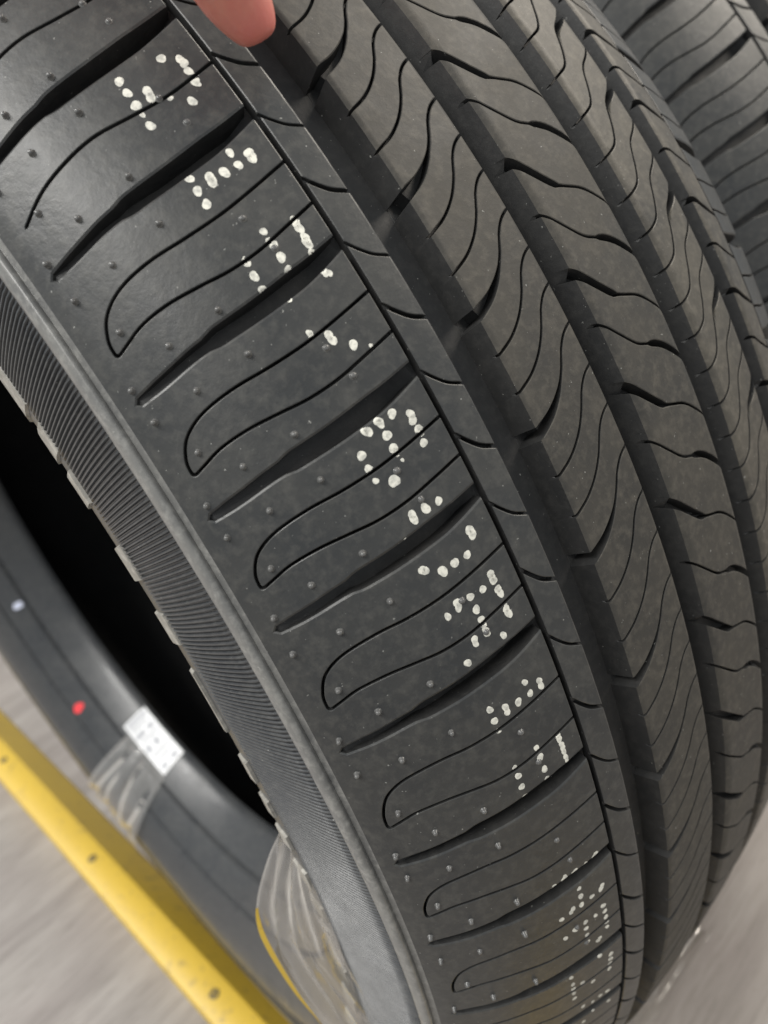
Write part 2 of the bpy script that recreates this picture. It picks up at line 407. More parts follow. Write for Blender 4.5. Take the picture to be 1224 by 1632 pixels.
MARKS = [
 [(-2419,-77.6,1),(-2331,-77.7,1),(-2237,-77.8,1.1),(-2168,-77.9,0.6),(-2085,-77.9,1),(-2276,-74.7,1.1),(-2236,-74.9,1.1),(-2416,-69.2,1),(-2354,-66.5,1),(-2324,-66.4,1),(-2264,-66.6,1),(-2190,-66.8,1),(-2170,-66.7,0.7),(-2176,-72.2,0.7),(-2090,-69.4,1)],
 [(-1696,-77.8,1),(-1604,-77.9,1),(-1511,-77.9,1),(-1636,-74.8,1.1),(-1607,-74.9,1.1),(-1621,-72.2,1.1),(-1619,-69.4,0.9),(-1706,-69.4,0.9),(-1649,-66.6,1.1),(-1618,-66.6,1.1)],
 [(-1103,-77.8,1),(-1007,-78.0,1),(-915,-78.1,0.9),(-891,-78.3,0.8),(-1205,-72.4,0.8),(-1135,-72.3,1),(-1113,-72.2,1),(-1025,-72.3,1.05),(-937,-72.4,1),(-910,-72.7,0.8),(-1181,-66.7,0.8),(-1155,-66.7,1),(-1118,-66.7,1),(-1061,-66.7,0.9),(-1031,-66.9,1.1),(-1011,-66.9,0.9),(-957,-67.1,0.9),(-934,-67.7,0.6),(-824,-67.1,0.9),(-807,-66.5,0.7),(-797,-75.1,0.8)],
 [(-560,-75.2,0.7),(-539,-75.2,0.7),(-491,-72.5,1),(-456,-72.4,1),(-373,-69.6,1),(-315,-66.9,0.5)],
 [(107,-75.6,0.9),(117,-75.1,1),(91,-72.7,1),(108,-72.5,1),(95,-69.8,1),(193,-72.5,1.05),(279,-72.6,1),(303,-72.5,1),(369,-72.2,0.4),(222,-78.2,1),(318,-78.2,1),(398,-78.2,0.7),(455,-75.3,1.3),(154,-66.8,1),(190,-67.0,1),(257,-66.8,1),(279,-66.8,0.9),(343,-67.2,0.9)],
 [(694,-75.3,1),(725,-75.4,1),(701,-72.6,1.1),(701,-69.8,0.9),(782,-67.1,1),(832,-78.5,1)],
 [(964,-67.0,1.05),(996,-66.9,1.05),(1095,-69.5,0.9),(1099,-72.3,1),(1107,-75.0,1.15),(1032,-78.3,0.9),(1047,-77.8,0.9)],
 [(1288,-67.0,0.95),(1310,-67.0,0.95),(1335,-67.0,0.9),(1401,-66.9,0.9),(1434,-66.8,0.9),(1510,-66.8,0.6),(1549,-67.0,0.9),(1585,-66.9,1),(1347,-69.6,0.85),(1336,-75.2,0.9),(1371,-75.3,0.9),(1445,-72.4,0.95),(1522,-72.3,0.85),(1557,-72.4,0.85),(1603,-72.4,0.85),(1628,-72.4,0.8),(1621,-75.1,0.9),(1648,-75.2,0.8),(1388,-77.8,0.85),(1699,-69.6,0.85),(1740,-78.1,0.9)],
 [(1349,-72.4,0.9)],
 [(2129,-66.4,0.8),(2170,-66.4,0.9),(2177,-69.1,0.85),(2083,-69.3,0.8),(2187,-72.0,0.95),(2173,-74.8,0.95),(2208,-74.8,0.9),(2128,-77.8,0.9),(2222,-77.8,0.9),(2305,-77.8,0.7)],
 [(2592,-66.8,0.8),(2627,-66.7,0.85),(2673,-66.6,0.75),(2706,-66.6,0.8),(2740,-66.6,0.75),(2787,-66.6,0.75),(2819,-66.6,0.6),(2589,-71.9,0.8),(2672,-71.8,0.95),(2781,-71.8,0.9),(2870,-71.8,0.85),(2639,-77.5,0.7),(2716,-77.4,0.9),(2813,-77.5,0.85),(2909,-77.5,0.85),(2947,-66.6,0.4)],
 [(3880,-77.7,0.8),(3857,-77.2,0.7),(3849,-74.9,0.85),(3827,-74.4,0.8),(3843,-72.2,0.8),(3827,-71.7,0.8),(3835,-69.3,0.7),(3821,-68.8,0.7),(3810,-66.7,0.8),(3786,-66.0,0.8)],
 [(4264,-77.4,0.8),(4242,-74.8,0.8),(4215,-74.2,0.8),(4227,-72.0,0.9),(4128,-71.8,0.9),(4034,-71.8,0.7),(4206,-69.1,0.8),(4187,-66.5,0.9),(4157,-66.0,0.8)],
 [(4517,-77.4,0.8),(4479,-74.6,1),(4463,-71.8,0.8),(4545,-71.9,0.8),(4638,-71.9,0.8),(4730,-71.8,0.6),(4801,-69.2,0.8),(4779,-68.6,0.7),(4456,-69.0,0.7),(4398,-66.6,0.9),(4476,-66.4,0.8),(4557,-66.3,0.8),(4626,-66.3,0.8),(4694,-66.3,0.7)],
 [(5034,-69.1,1),(5121,-65.8,0.9),(5194,-66.0,0.9),(5266,-66.2,0.9),(5343,-66.4,0.8),(5112,-77.4,0.8),(5235,-77.1,0.8),(5314,-77.1,0.8),(5395,-77.0,0.8),(5489,-76.9,0.8),(5302,-74.4,0.9),(5382,-71.4,0.8)],
 [(5740,-74.4,0.8),(5861,-77.0,0.8),(5764,-71.4,0.7),(5736,-69.1,0.8),(5735,-66.8,0.9),(5865,-66.0,0.9),(5964,-66.1,0.8),(5950,-71.2,0.8),(6086,-73.9,0.8),(5910,-69.7,0.6)],
]

def dense_line(a0, a1, s, hw, depth, bevel):
    n = max(6, int((a1 - a0) / 1.5)); c = Cut(np.stack([np.linspace(a0, a1, n), np.full(n, s)], 1), hw, depth, bevel); return c
def thin_near(a0, a1): return [dense_line(a0, a1, S_THIN, .62, 3.2, .22)]
X_THIN_FAR = 2 * XC - X_THIN
S_THIN_FAR = float(S(X_THIN_FAR))
def thin_far(a0, a1): return [dense_line(a0, a1, S_THIN_FAR, .62, 3.2, .22)]

def shape_fn(T):
    T = np.array(T, float); P = catmull(np.stack([S(T[:, 0]), T[:, 1]], 1), 8)
    return lambda s: np.interp(s, P[:, 0], P[:, 1])
def sipe_maker(shape, flags, widths, depth):
    """widths[flag] = (X list, half-width list)"""
    def mk(i, th, smin, smax):
        ss = np.linspace(smin - 1.0, smax + 1.0, 26); X = np.interp(ss, prof_s, prof[:, 0])
        xs_, ws_ = widths[flags[i % len(flags)] if callable(flags) is False else flags(i)]
        hw = np.interp(X, xs_, ws_)
        dp = np.clip(depth * (0.75 + 0.35 * np.clip(hw, 0, 1.6)), 0, 6.2)
        edge = np.minimum(ss - smin, smax - ss)
        dp = np.where(hw < 1.25, np.minimum(dp, np.interp(edge, [0, 1.4, 3.2], [1.0, 1.1, 6.0])), dp)
        dp = np.where(hw > 1.25, 6.7, dp)
        return [Cut(np.stack([RR * (th + shape(ss)), ss], 1), hw, dp, .14 if hw.max() < .6 else .2)]
    return mk

parts_of_tire = []
def build_tire():
    tire = empty('tire', (0, 0, 0))
    tag(tire, 'black car tire with rows of white dotted print across its shoulder blocks', 'tire', 'tires standing side by side')
    # base of the tread, floor of the main grooves
    sl = np.linspace(S(-63.5), S(2 * XC + 63.5), 60)
    p = surf(np.full(60, -BETA * RR), sl, np.full(60, -G_DEPTH))
    ring(np.stack([p[:, 0], p[:, 2]], 1) * 1e3, 'tread_base', M['base'], tire, 420)
    # ---------------- shoulder blocks
    n = len(SH); ext = SH + [SH[0] + 2 * math.pi]
    pitch = [ext[i + 1] - ext[i] for i in range(n)]
    loc_p = [0.5 * (pitch[i - 1] + pitch[i]) for i in range(n)] + [0.5 * (pitch[-1] + pitch[0])]
    gen = pitch[len(A_K) + 3]; generic = None
    blocks = {}
    for k in range(n):
        is_gen = k > 12 and abs(loc_p[k] - gen) < 1e-9 and abs(loc_p[k + 1] - gen) < 1e-9
        if is_gen and generic is not None:
            o = generic.copy(); C.objects.link(o); o.parent = tire; o.rotation_euler.x = ext[k] - generic['angle']
        else:
            v, f, h, cuts = block_mesh(ext[k], loc_p[k], ext[k + 1], loc_p[k + 1], single=(k in (0, 1)))
            o = link('shoulder_block', surf(v[:, 0], v[:, 1], -h), f, M['block'], tire, 18, top=(surf_n(v[:, 0], v[:, 1]), h < 1e-3)); o.location = (0, 0, AXLE); shade_cuts(o, f, h, .5)
            blocks[k] = cuts
            if is_gen: generic = o; o['angle'] = ext[k]
            if k < 9 and not is_gen: add_nubs(o, ext[k], pitch[k])
    # far shoulder: the mirror image of the same block
    me = generic.data.copy(); me.name = 'shoulder_block_mirrored'
    co = np.empty(len(me.vertices) * 3, np.float32); me.vertices.foreach_get('co', co); co = co.reshape(-1, 3)
    co[:, 0] = 2 * XC * 1e-3 - co[:, 0]; me.vertices.foreach_set('co', co.ravel()); me.flip_normals(); me.normals_split_custom_set([(0, 0, 0)] * len(me.loops)); me.update()
    nf = round(2 * math.pi / gen); mean_far = 2 * math.pi / nf
    for k in range(nf):
        o = bpy.data.objects.new('shoulder_block', me); C.objects.link(o); o.parent = tire; o.location = (0, 0, AXLE)
        o.rotation_euler.x = k * mean_far
    if 'angle' in generic: 
        for o in tire.children:
            if 'angle' in o: del o['angle']
    # ---------------- ribs
    st = [-.325, -.279, -.2317, -.1855, -.1386, -.0937, -.051, -.0055, .0383, .0865, .1354, .1863, .2392, .2886, .3377, .3883, .4425, .4832, .5250, .572]
    shp = shape_fn([(-64, -.006), (-61.5, 0), (-59.5, .0085), (-57.5, .0155), (-54.8, .0205), (-52, .026)])
    make_rib('narrow_tread_rib', X_THIN, -54.6, close_ring(st, .0465), shp,
             sipe_maker(shp, [1, 0], {0: ([-62, -54], [.34, .32]), 1: ([-62, -57, -54], [.42, .5, .42])}, 3.2), tire, M['block'], left_wall=False, extra=thin_near)
    W = close_ring([-.386, -.2895, -.193, -.1015, -.0165, .068, .161, .2645, .356, .447, .545], .093)
    We = W + [W[0] + 2 * math.pi]
    st = [We[i] + t * (We[i + 1] - We[i]) for i in range(len(W)) for t in (0, .335, .655)]
    shp = shape_fn([(-50, .008), (-47, .004), (-44, 0), (-39, -.006), (-34.5, -.0155), (-31, -.027), (-28.3, -.039), (-25.5, -.047), (-22.4, -.0515), (-20, -.054), (-18, -.056)])
    make_rib('tread_rib', -44.0, -22.4, st, shp,
             sipe_maker(shp, [0, 1, 1], {0: ([-47, -42.5, -36.5, -32.5, -20], [1.5, 1.3, .8, .34, .3]), 1: ([-47, -20], [.33, .30])}, 3.4), tire, M['rib'], bev=1.2, run=1.3, drop=.4)
    st = close_ring([-.285, -.235, -.1825, -.145, -.0945, -.054, -.009, .030, .0785, .121, .1715, .2225, .275, .319, .371, .418, .47, .515], .047)
    if len(st) % 2: st = close_ring([-.285, -.235, -.1825, -.145, -.0945, -.054, -.009, .030, .0785, .121, .1715, .2225, .275, .319, .371, .418, .47, .515], .0475)
    shp = shape_fn([(-20, -.016), (-17, -.009), (-13.7, 0), (-9.8, .0120), (-5.4, .0248), (-2, .0295), (2, .0342), (5, .0412), (9.3, .0550), (10.5, .059), (13, .066)])
    make_rib('tread_rib', -14.0, 9.3, st, shp,
             sipe_maker(shp, [0, 1], {0: ([-15, -6, -4.6, -4.0, 12], [1.1, .95, .8, .34, .3]), 1: ([-15, -1.2, -.4, 7, 12], [.3, .32, .85, .8, .8])}, 3.4), tire, M['rib'], bev=2.4, run=2.0, drop=.75)
    kn = [-.301, -.270, -.2385, -.2085, -.178, -.143, -.108, -.0738, -.040, -.0097, .0208, .050, .077, .106, .135, .163, .192, .222, .252, .282]
    fl = [1, 1, 0, 1, 1, 0, 1, 0, 1, 1, 0, 1, 1, 0, 1, 1, 0, 1, 1, 0]
    st = close_ring(kn, .031); fl = fl + [(0 if j % 3 == 2 else 1) for j in range(len(st) - len(fl))]
    shp = shape_fn([(13, .006), (17, .002), (18.5, 0), (23.5, -.006), (26.4, -.017), (30, -.0355), (35, -.046), (38.3, -.055), (40, -.058), (43, -.062)])
    make_rib('tread_rib', 18.2, 38.3, st, shp,
             sipe_maker(shp, fl, {0: ([16, 28, 31, 35, 42], [.3, .36, .9, 1.2, 1.3]), 1: ([16, 42], [.33, .33])}, 3.4), tire, M['tan'], bev=2.4, run=2.0, drop=.75)
    st = close_ring([-.249, -.212, -.1765, -.141, -.107, -.063, -.0164, .024, .0667, .11], .043)
    shp = shape_fn([(40, -.004), (45.8, 0), (50, .010), (54, .018), (57, .022), (60, .026)])
    make_rib('narrow_tread_rib', 45.8, X_THIN_FAR, st, shp,
             sipe_maker(shp, [1, 0], {0: ([40, 60], [.42, .38]), 1: ([40, 50, 60], [.9, .7, .4])}, 3.4), tire, M['tan'], right_wall=False, extra=thin_far, bev=2.0, run=1.8, drop=.6)
    # ---------------- sidewalls, beads, liner
    for sgn in (-1, 1):
        P = [(-104.3, 289.6), (-105.5, 287.4), (-105.9, 286.5), (-106.4, 286.0), (-107.2, 286.5), (-107.9, 286.3), (-108.35, 285.6), (-108.6, 284.4), (-108.55, 282.8), (-108.2, 282.0), (-107.9, 281.6)]
        P = [(x, r) if sgn < 0 else (2 * XC - x, r) for x, r in P]
        o = ring(P, 'shoulder_ridge', M['ridge'], tire, 420, 50, flip=(sgn < 0))
        rr = np.concatenate([np.linspace(281.8, 252, 14), np.linspace(250, 222, 15)])
        Q = [(side_x(r), r) for r in rr]
        for r0 in (221, 209): Q += [(side_x(r0 + .9), r0 + .9), (side_x(r0) + 2.6, r0 + .75), (side_x(r0) + 2.6, r0 - .6), (side_x(r0 - .9), r0 - .9), (side_x(r0 - 4), r0 - 4), (side_x(r0 - 8), r0 - 8)][:6 if r0 > 215 else 4]
        Q += [ (side_x(205), 205), (side_x(201), 201)]
        Q = [(x, r) if sgn < 0 else (2 * XC - x, r) for x, r in Q]
        ring(Q, 'sidewall', M['side'], tire, 420, 28, flip=(sgn < 0))
        B = [(side_x(201), 201), (-60, 199.2), (-56, 198.1), (-53.5, 198.6), (-52.5, 200.5), (-54, 204), (-62, 211)]
        B = [(x, r) if sgn < 0 else (2 * XC - x, r) for x, r in B]
        ring(B, 'bead', M['side'], tire, 420, 40, flip=(sgn < 0))
    L = [(-62, 211), (-80, 223), (-94, 238), (-99, 252), (-99, 268), (-94, 283), (-80, 295), (-62, 302), (-40, 305), (XC, 306)]
    L = L + [(2 * XC - x, r) for x, r in L[::-1][1:]]
    ring(catmull(L, 4), 'inner_liner', M['inner'], tire, 240, None, flip=True)
    # serrated band: fine raised radial ribs, too many to pick apart singly
    nr_, nt_ = 16, 1480; rows = np.linspace(281.4, 253.5, nr_)
    ampl = 0.58 * np.minimum(1, np.minimum((281.7 - rows) / 1.2, (rows - 253.2) / 1.5).clip(0, 1))
    ph = np.arange(nt_ * 4) * (2 * math.pi / (nt_ * 4)); pat = np.tile([0.0, 1.0, 1.0, 0.0], nt_)
    off = np.tile([-.38, -.14, .14, .38], nt_) - np.tile([-.375, -.125, .125, .375], nt_)
    ph = ph + off * 2 * math.pi / nt_
    X = np.array([side_x(r) for r in rows])[None, :] - 0.06 - ampl[None, :] * pat[:, None]
    v = np.stack([X, -rows[None, :] * np.sin(ph)[:, None], rows[None, :] * np.cos(ph)[:, None]], -1).reshape(-1, 3) * 1e-3
    o = link('serrated_band', v, grid_faces(len(ph), nr_, True, True), M['side'], tire, 30); o.location = (0, 0, AXLE); o['kind'] = 'stuff'
    # raised blocks at the inner end of the band
    for th, w, r0, r1 in [(-.46, .05, 243, 251), (-.38, .04, 243, 251), (-.27, .05, 243, 251), (-.180, .060, 243, 255), (-.117, .032, 244, 255.5), (-.068, .036, 244, 253), (.012, .038, 244, 255),
                          (.083, .034, 244, 254.5), (.170, .075, 245, 249), (.255, .028, 245, 251), (.305, .022, 245, 251), (.352, .022, 245, 252), (.41, .03, 246, 253), (.47, .028, 246, 253),
                          (.53, .03, 245, 252), (.62, .04, 244, 252), (.72, .04, 244, 252), (.84, .05, 244, 252)]:
        raised_block(tire, th, w, r0, r1, 0.75)
    return tire, blocks

_SR = [198, 201, 205, 209, 213, 218, 224, 230, 236, 242, 247, 252]
_SX = [-55, -64, -72.6, -79.6, -85.8, -92, -98.2, -102.6, -106.1, -108.6, -109.9, -110.5]
def side_x(r):
    return -110.5 + 3.0 * ((r - 252) / 31.2) ** 2 if r > 252 else float(np.interp(r, _SR, _SX))
def side_pt(th, r, out=0.0):
    ph = th + BETA; return np.array([side_x(r) - out, -r * math.sin(ph), r * math.cos(ph)]) * 1e-3
def raised_block(parent, th, w, r0, r1, hgt):
    na, nr_ = 7, 4; v = []
    for lvl in (-.3, hgt):
        for i in range(na):
            for j in range(nr_):
                t = i / (na - 1) - .5; r = r0 + (r1 - r0) * j / (nr_ - 1); sh = 1 if lvl < 0 else .94
                rm = 0.5 * (r0 + r1); r = rm + (r - rm) * sh
                v.append(side_pt(th + t * w * sh, r, lvl))
    g = grid_faces(na, nr_, False, True); top = g + na * nr_
    f = [tuple(q) for q in top.tolist()]
    loop = [i * nr_ for i in range(na)] + [(na - 1) * nr_ + j for j in range(1, nr_)] + [i * nr_ + nr_ - 1 for i in range(na - 2, -1, -1)] + [j for j in range(nr_ - 2, 0, -1)]
    for a, b_ in zip(loop, loop[1:] + loop[:1]): f.append((a, b_, b_ + na * nr_, a + na * nr_)[::-1])
    o = link('raised_block', v, f, M['pad'], parent, 30); o.location = (0, 0, AXLE); return o

# vent nubs
_nub = None
def add_nubs(block, a0, p):
    global _nub
    if _nub is None:
        v, f = [], []; prof_n_ = [(.75, -.1), (.62, .18), (.5, .55), (.44, .85), (.25, 1.02), (0.0, 1.06)]; k = 10
        for r, z in prof_n_[:-1]: v += [(r * math.cos(2 * math.pi * i / k) * 1e-3, r * math.sin(2 * math.pi * i / k) * 1e-3, z * 1e-3) for i in range(k)]
        v.append((0, 0, 1.06e-3)); t = len(v) - 1
        for l in range(4):
            for i in range(k): f.append((l * k + i, l * k + (i + 1) % k, (l + 1) * k + (i + 1) % k, (l + 1) * k + i))
        for i in range(k): f.append((4 * k + i, 4 * k + (i + 1) % k, t))
        me = bpy.data.meshes.new('vent_nub'); me.from_pydata(v, [], f); me.polygons.foreach_set('use_smooth', [True] * len(f)); me.materials.append(M['nub']); _nub = me
    for X, u, sc in nub_T:
        X += random.uniform(-.25, .25); a = RR * (a0 + p * (u + random.uniform(-.012, .012))); s = float(S(X))
        q = surf(np.array([a]), np.array([s]), np.array([0.0]))[0]; q2 = surf(np.array([a]), np.array([s]), np.array([1.0]))[0]
        o = bpy.data.objects.new('vent_nub', _nub); C.objects.link(o); o.parent = block; o.location = q
        o.rotation_euler = Vector(q2 - q).to_track_quat('Z', 'Y').to_euler()
        z = sc * random.uniform(.85, 1.1); o.scale = (1.05 * random.uniform(.9, 1.1), 1.05, z * 1.05)

tire, blocks = build_tire()

# ------------------------------------------------------------------ white dotted print on the shoulder
def depth_at(q):
    h = np.zeros(len(q))
    for k, cuts in blocks.items():
        a0, a1 = RR * (SH[k] - .02), RR * ((SH + [SH[0] + 2 * math.pi])[k + 1] + .05)
        m_ = (q[:, 0] > a0) & (q[:, 0] < a1)
        if m_.any():
            hh = h[m_]
            for c in cuts: hh = np.maximum(hh, c.height(q[m_]))
            h[m_] = hh
    return h
for grp in MARKS:
    pv, pf = [], []; off = 0
    for (t4, X, sc) in grp:
        a = RR * t4 * 1e-4; s = float(S(X)); k = 16; R0 = .90 * sc
        ang = np.arange(k) * 2 * math.pi / k
        wob = 1 + .10 * np.sin(2 * ang + random.uniform(0, 6)) + .06 * np.sin(3 * ang + random.uniform(0, 6)) + rng.normal(0, .03, k)
        pts = [(a, s)]
        for rr_ in (.3, .55, .8, 1.0):
            for i in range(k): pts.append((a + R0 * 1.12 * rr_ * wob[i] * math.cos(ang[i]), s + R0 * .95 * rr_ * wob[i] * math.sin(ang[i])))
        pts = np.array(pts); d = depth_at(pts)
        hgt = np.concatenate([[.03], np.repeat([.03, .03, .03, .02], k)])
        v = surf(pts[:, 0], pts[:, 1], hgt - d)
        f = [(0, 1 + i, 1 + (i + 1) % k) for i in range(k)]
        for l in range(3):
            b0 = 1 + l * k
            for i in range(k):
                j = (i + 1) % k
                f += [(b0 + i, b0 + k + i, b0 + k + j), (b0 + i, b0 + k + j, b0 + j)]
        f = np.array(f); f = f[d[f].max(1) < .9]
        if len(f): pv.append(v); pf.append(f + off); off += len(v)
    o = link('printed_character', np.concatenate(pv), np.concatenate(pf), M['ink'], tire, None); o.location = (0, 0, AXLE)

# factory paint marks on the lower sidewall
def side_disc(name, ph, r, rad, mat):
    k = 18; v = [side_pt(ph - BETA, r, .25)]; f = []
    for i in range(k):
        c, s_ = math.cos(2 * math.pi * i / k), math.sin(2 * math.pi * i / k); w = 1 + random.uniform(-.12, .12)
        v.append(side_pt(ph - BETA + rad * w * c / r, r + rad * w * s_, .25)); f.append((0, 1 + (i + 1) % k, 1 + i))
    o = link(name, v, f, mat, tire); o.location = (0, 0, AXLE); return o
side_disc('paint_dot', -2.524, 217, 3.3, M['red'])
side_disc('paint_dot', -2.096, 212.5, 2.6, M['pale'])

# ------------------------------------------------------------------ the second tire
tire2 = empty('tire', (0.2275, 0.0185, 0))
tag(tire2, 'cool grey-black car tire without print, standing behind the printed tire', 'tire', 'tires standing side by side')
SPIN = -0.029
for o in list(tire.children):
    if o.name.split('.')[0] in ('printed_character', 'paint_dot', 'raised_block'): continue
    c = o.copy(); C.objects.link(c); c.parent = tire2; c.rotation_euler.x = o.rotation_euler.x + SPIN

# ------------------------------------------------------------------ paper label on the bead and clear film
def side_patch(ph0, ph1, r0, r1, out, na, nr_, wav=0.0, seed=0):
    v = []
    for i in range(na):
        for j in range(nr_):
            t = i / (na - 1); u = j / (nr_ - 1); ph = ph0 + (ph1 - ph0) * t; r = r0 + (r1 - r0) * u
            w = wav * noise.noise(Vector((t * 4 + seed, u * 3, seed)))
            v.append(side_pt(ph - BETA, r, out + w))
    return v, grid_faces(na, nr_, False, ph1 > ph0 and r1 > r0)
lab = empty('paper_label', (0, 0, AXLE)); tag(lab, 'small white printed label stuck on the rim edge of the tire opening', 'label')
def bead_patch(ph0, ph1, x0, x1, out, na=10, nv=5):
    v = []
    for i in range(na):
        for j in range(nv):
            ph = ph0 + (ph1 - ph0) * i / (na - 1); x = x0 + (x1 - x0) * j / (nv - 1)
            r = float(np.interp(x, [-92, -85.8, -79.6, -72.6, -64, -60, -56], [218, 213, 209, 205, 201, 199.2, 198.1]))
            v.append(np.array([x - out * .6, -(r - out) * math.sin(ph), (r - out) * math.cos(ph)]) * 1e-3)
    return v, grid_faces(na, nv, False, False)
v, f = bead_patch(-2.70, -2.955, -75, -56, .5); link('sheet', v, f, M['label'], lab)
for (t0, t1, x0, x1) in [(.03, .10, -73.5, -58), (.14, .18, -73, -60), (.24, .33, -73.5, -66), (.24, .33, -63.5, -58.5), (.38, .42, -72, -58), (.47, .60, -73.5, -69), (.47, .60, -66.5, -62), (.66, .70, -72.5, -58), (.76, .80, -72.5, -61), (.86, .95, -73, -68), (.86, .95, -64, -59)]:
    v, f = bead_patch(-2.70 - .255 * t0, -2.70 - .255 * t1, x0, x1, .75, 4, 4); link('print_bar', v, f, M['print'], lab)

def film_sheet(name, rows, label, ncol=40, per=14, wr=0.0035, seed=0, folds=()):
    """rows: (left xyz, right xyz); a crumpled clear sheet swept through them"""
    Lp = catmull([r[0] for r in rows], per); Rp = catmull([r[1] for r in rows], per); n_ = len(Lp); v = []; glints = []
    for i in range(n_):
        ax = Rp[i] - Lp[i]; tg = Lp[min(i + 1, n_ - 1)] - Lp[max(i - 1, 0)] + Rp[min(i + 1, n_ - 1)] - Rp[max(i - 1, 0)]
        nn = np.cross(ax, tg); nn /= np.linalg.norm(nn) + 1e-12
        for j in range(ncol):
            t = j / (ncol - 1)
            n1 = noise.noise(Vector((i * .014 + seed, t * 3.6, 0))); n2_ = noise.noise(Vector((i * .035, t * 9 + 2 * n1, seed)))
            fold = sum(am * math.exp(-((t - t0 - .05 * math.sin(i * .05 + t0 * 9)) / wd) ** 2) * min(1, max(0, (i / n_ - i0) * 8)) * min(1, max(0, (i1 - i / n_) * 8)) for t0, wd, am, i0, i1 in folds)
            z = fold * 1e-3 + wr * math.sin(math.pi * t) ** .5 * (1.6 * (1 - 2 * abs(n1)) + 1.0 * (.5 - 2 * abs(n2_)) + .8 * math.sin(t * 8 + .05 * i + seed))
            v.append(Lp[i] + ax * t + nn * z)
            glints.append(min(1, sum(math.exp(-((t - t0 - .05 * math.sin(i * .05 + t0 * 9)) / (wd * .34)) ** 2) * min(1, max(0, (i / n_ - i0) * 8)) * min(1, max(0, (i1 - i / n_) * 8)) for t0, wd, am, i0, i1 in folds) + .25 * (t < .04) + .12 * max(0, n1)))
    o = link(name, v, grid_faces(n_, ncol), M['film'], None)
    o.data.attributes.new('fold_glint', 'FLOAT', 'POINT').data.foreach_set('value', glints); tag(o, label, 'plastic film', 'strips of clear wrapping film')
    return o, Lp
P_EYE = Vector((-0.1532, -0.3640, 0.5408)); P_R = Vector((0.6996, -0.6966, -0.1590)).normalized(); P_F = Vector((0.5250, 0.6521, -0.5470)).normalized()
P_D = P_F.cross(P_R).normalized(); P_F = P_R.cross(P_D).normalized()
def px_pt(x, y, t):
    """photo pixel and distance -> place in the room"""
    return np.array(P_EYE + (P_R * ((x - 612) / 1183.6) + P_D * ((y - 816) / 1183.6) + P_F) * t)
AX = np.array([0, 0, AXLE])
rows = []
for u in np.linspace(0, 1, 6):
    r = 206 + (256 - 206) * u
    rows.append((side_pt(-2.735 - BETA + .02 * u, r, 2.5 + 3 * math.sin(3 * u)) + AX, side_pt(-2.965 - BETA - .06 * u + .06 * u * u, r, 2.0 + 2 * math.sin(2 * u)) + AX))
film_sheet('film_strip', rows, 'creased clear film strip running out from the paper label across the sidewall', wr=0.0008, seed=1, folds=[(.15, .06, 2.6, 0, 1.2), (.36, .06, 2.2, .2, 1.2), (.55, .06, 2.8, 0, .9), (.80, .07, 2.8, .1, 1.2)])
rows = [(px_pt(447, 1322, .198), px_pt(458, 1324, .196)), (px_pt(428, 1365, .207), px_pt(490, 1385, .196)), (px_pt(411, 1425, .213), px_pt(512, 1430, .199)),
        (px_pt(410, 1470, .217), px_pt(535, 1490, .207)), (px_pt(428, 1515, .221), px_pt(552, 1535, .214)), (px_pt(470, 1580, .229), px_pt(578, 1585, .222)),
        (px_pt(520, 1640, .238), px_pt(608, 1640, .230)), (px_pt(560, 1700, .247), px_pt(645, 1700, .240))]
o, Lp = film_sheet('film_strip', rows, 'loose bulging clear film strip with a yellow rail reflection painted along its edge beside the serrated sidewall', wr=0.0014, seed=4, folds=[(.16, .07, 1.7, .02, .58), (.40, .08, 2.0, .0, .52), (.64, .07, 1.6, .05, .60), (.30, .10, 1.6, .52, .9), (.84, .07, 2.2, .36, 1.2)])
# yellow rail reflected in that film, built as a painted strip
v = []
for i in range(34, 84):
    t = (i - 34) / 49; c = Lp[i]
    inn = np.array(P_R) * (.0017 * math.sin(math.pi * (.12 + .88 * t))) - np.array(P_F) * .0006
    v += [c - np.array(P_F) * .0008, c + inn]
ye = link('rail_reflection', v, grid_faces(50, 2), M['yellow'], o)
rows = []
for (x, y, w) in [(1006, 1628, .02), (1035, 1590, .022), (1062, 1545, .024), (1085, 1512, .022), (1110, 1478, .012)]:
    t = (.5408 - .004) / (.1590 * (x - 612) / 1183.6 + .8219 * (y - 816) / 1183.6 + .5470); rows.append((px_pt(x - 12, y - 8, t), px_pt(x + 22, y + 12, t - .022)))
film_sheet('film_strip', rows, 'scrap of clear film poking out under the tread on the floor', ncol=24, wr=0.0025, seed=8)

# ------------------------------------------------------------------ yellow rail on the floor
rail = empty('floor_rail', (-0.128, 0.10, 0)); tag(rail, 'yellow painted metal rail with screws lying on the floor beside the tire', 'rail')
rail.rotation_euler.z = math.atan(0.066)
sec = [(-.0225, 0), (-.0225, .0225), (-.0222, .0232), (-.0215, .0236), (-.0012, .0238), (-.0004, .0235), (.0002, .0229), (.0195, .0015), (.0195, 0)]
ys = np.linspace(-.9, 1.6, 40); v = [(x, y, z) for y in ys for x, z in sec]
f = [tuple(q) for q in grid_faces(len(ys), len(sec), False, True).tolist()]
f += [tuple(range(len(sec)))[::-1], tuple((len(ys) - 1) * len(sec) + i for i in range(len(sec)))]
link('rail_body', v, f, M['yellow'], rail, 30)
sv, sf = [], []
k = 14
for r, z in [(.0036, 0), (.0036, .0006), (.0028, .0011), (.0012, .0011), (.0010, .0004)]: sv += [(r * math.cos(2 * math.pi * i / k), r * math.sin(2 * math.pi * i / k), z) for i in range(k)]
for l in range(4):
    for i in range(k): sf.append((l * k + i, l * k + (i + 1) % k, (l + 1) * k + (i + 1) % k, (l + 1) * k + i))
sf.append(tuple(4 * k + i for i in range(k)))
me = None
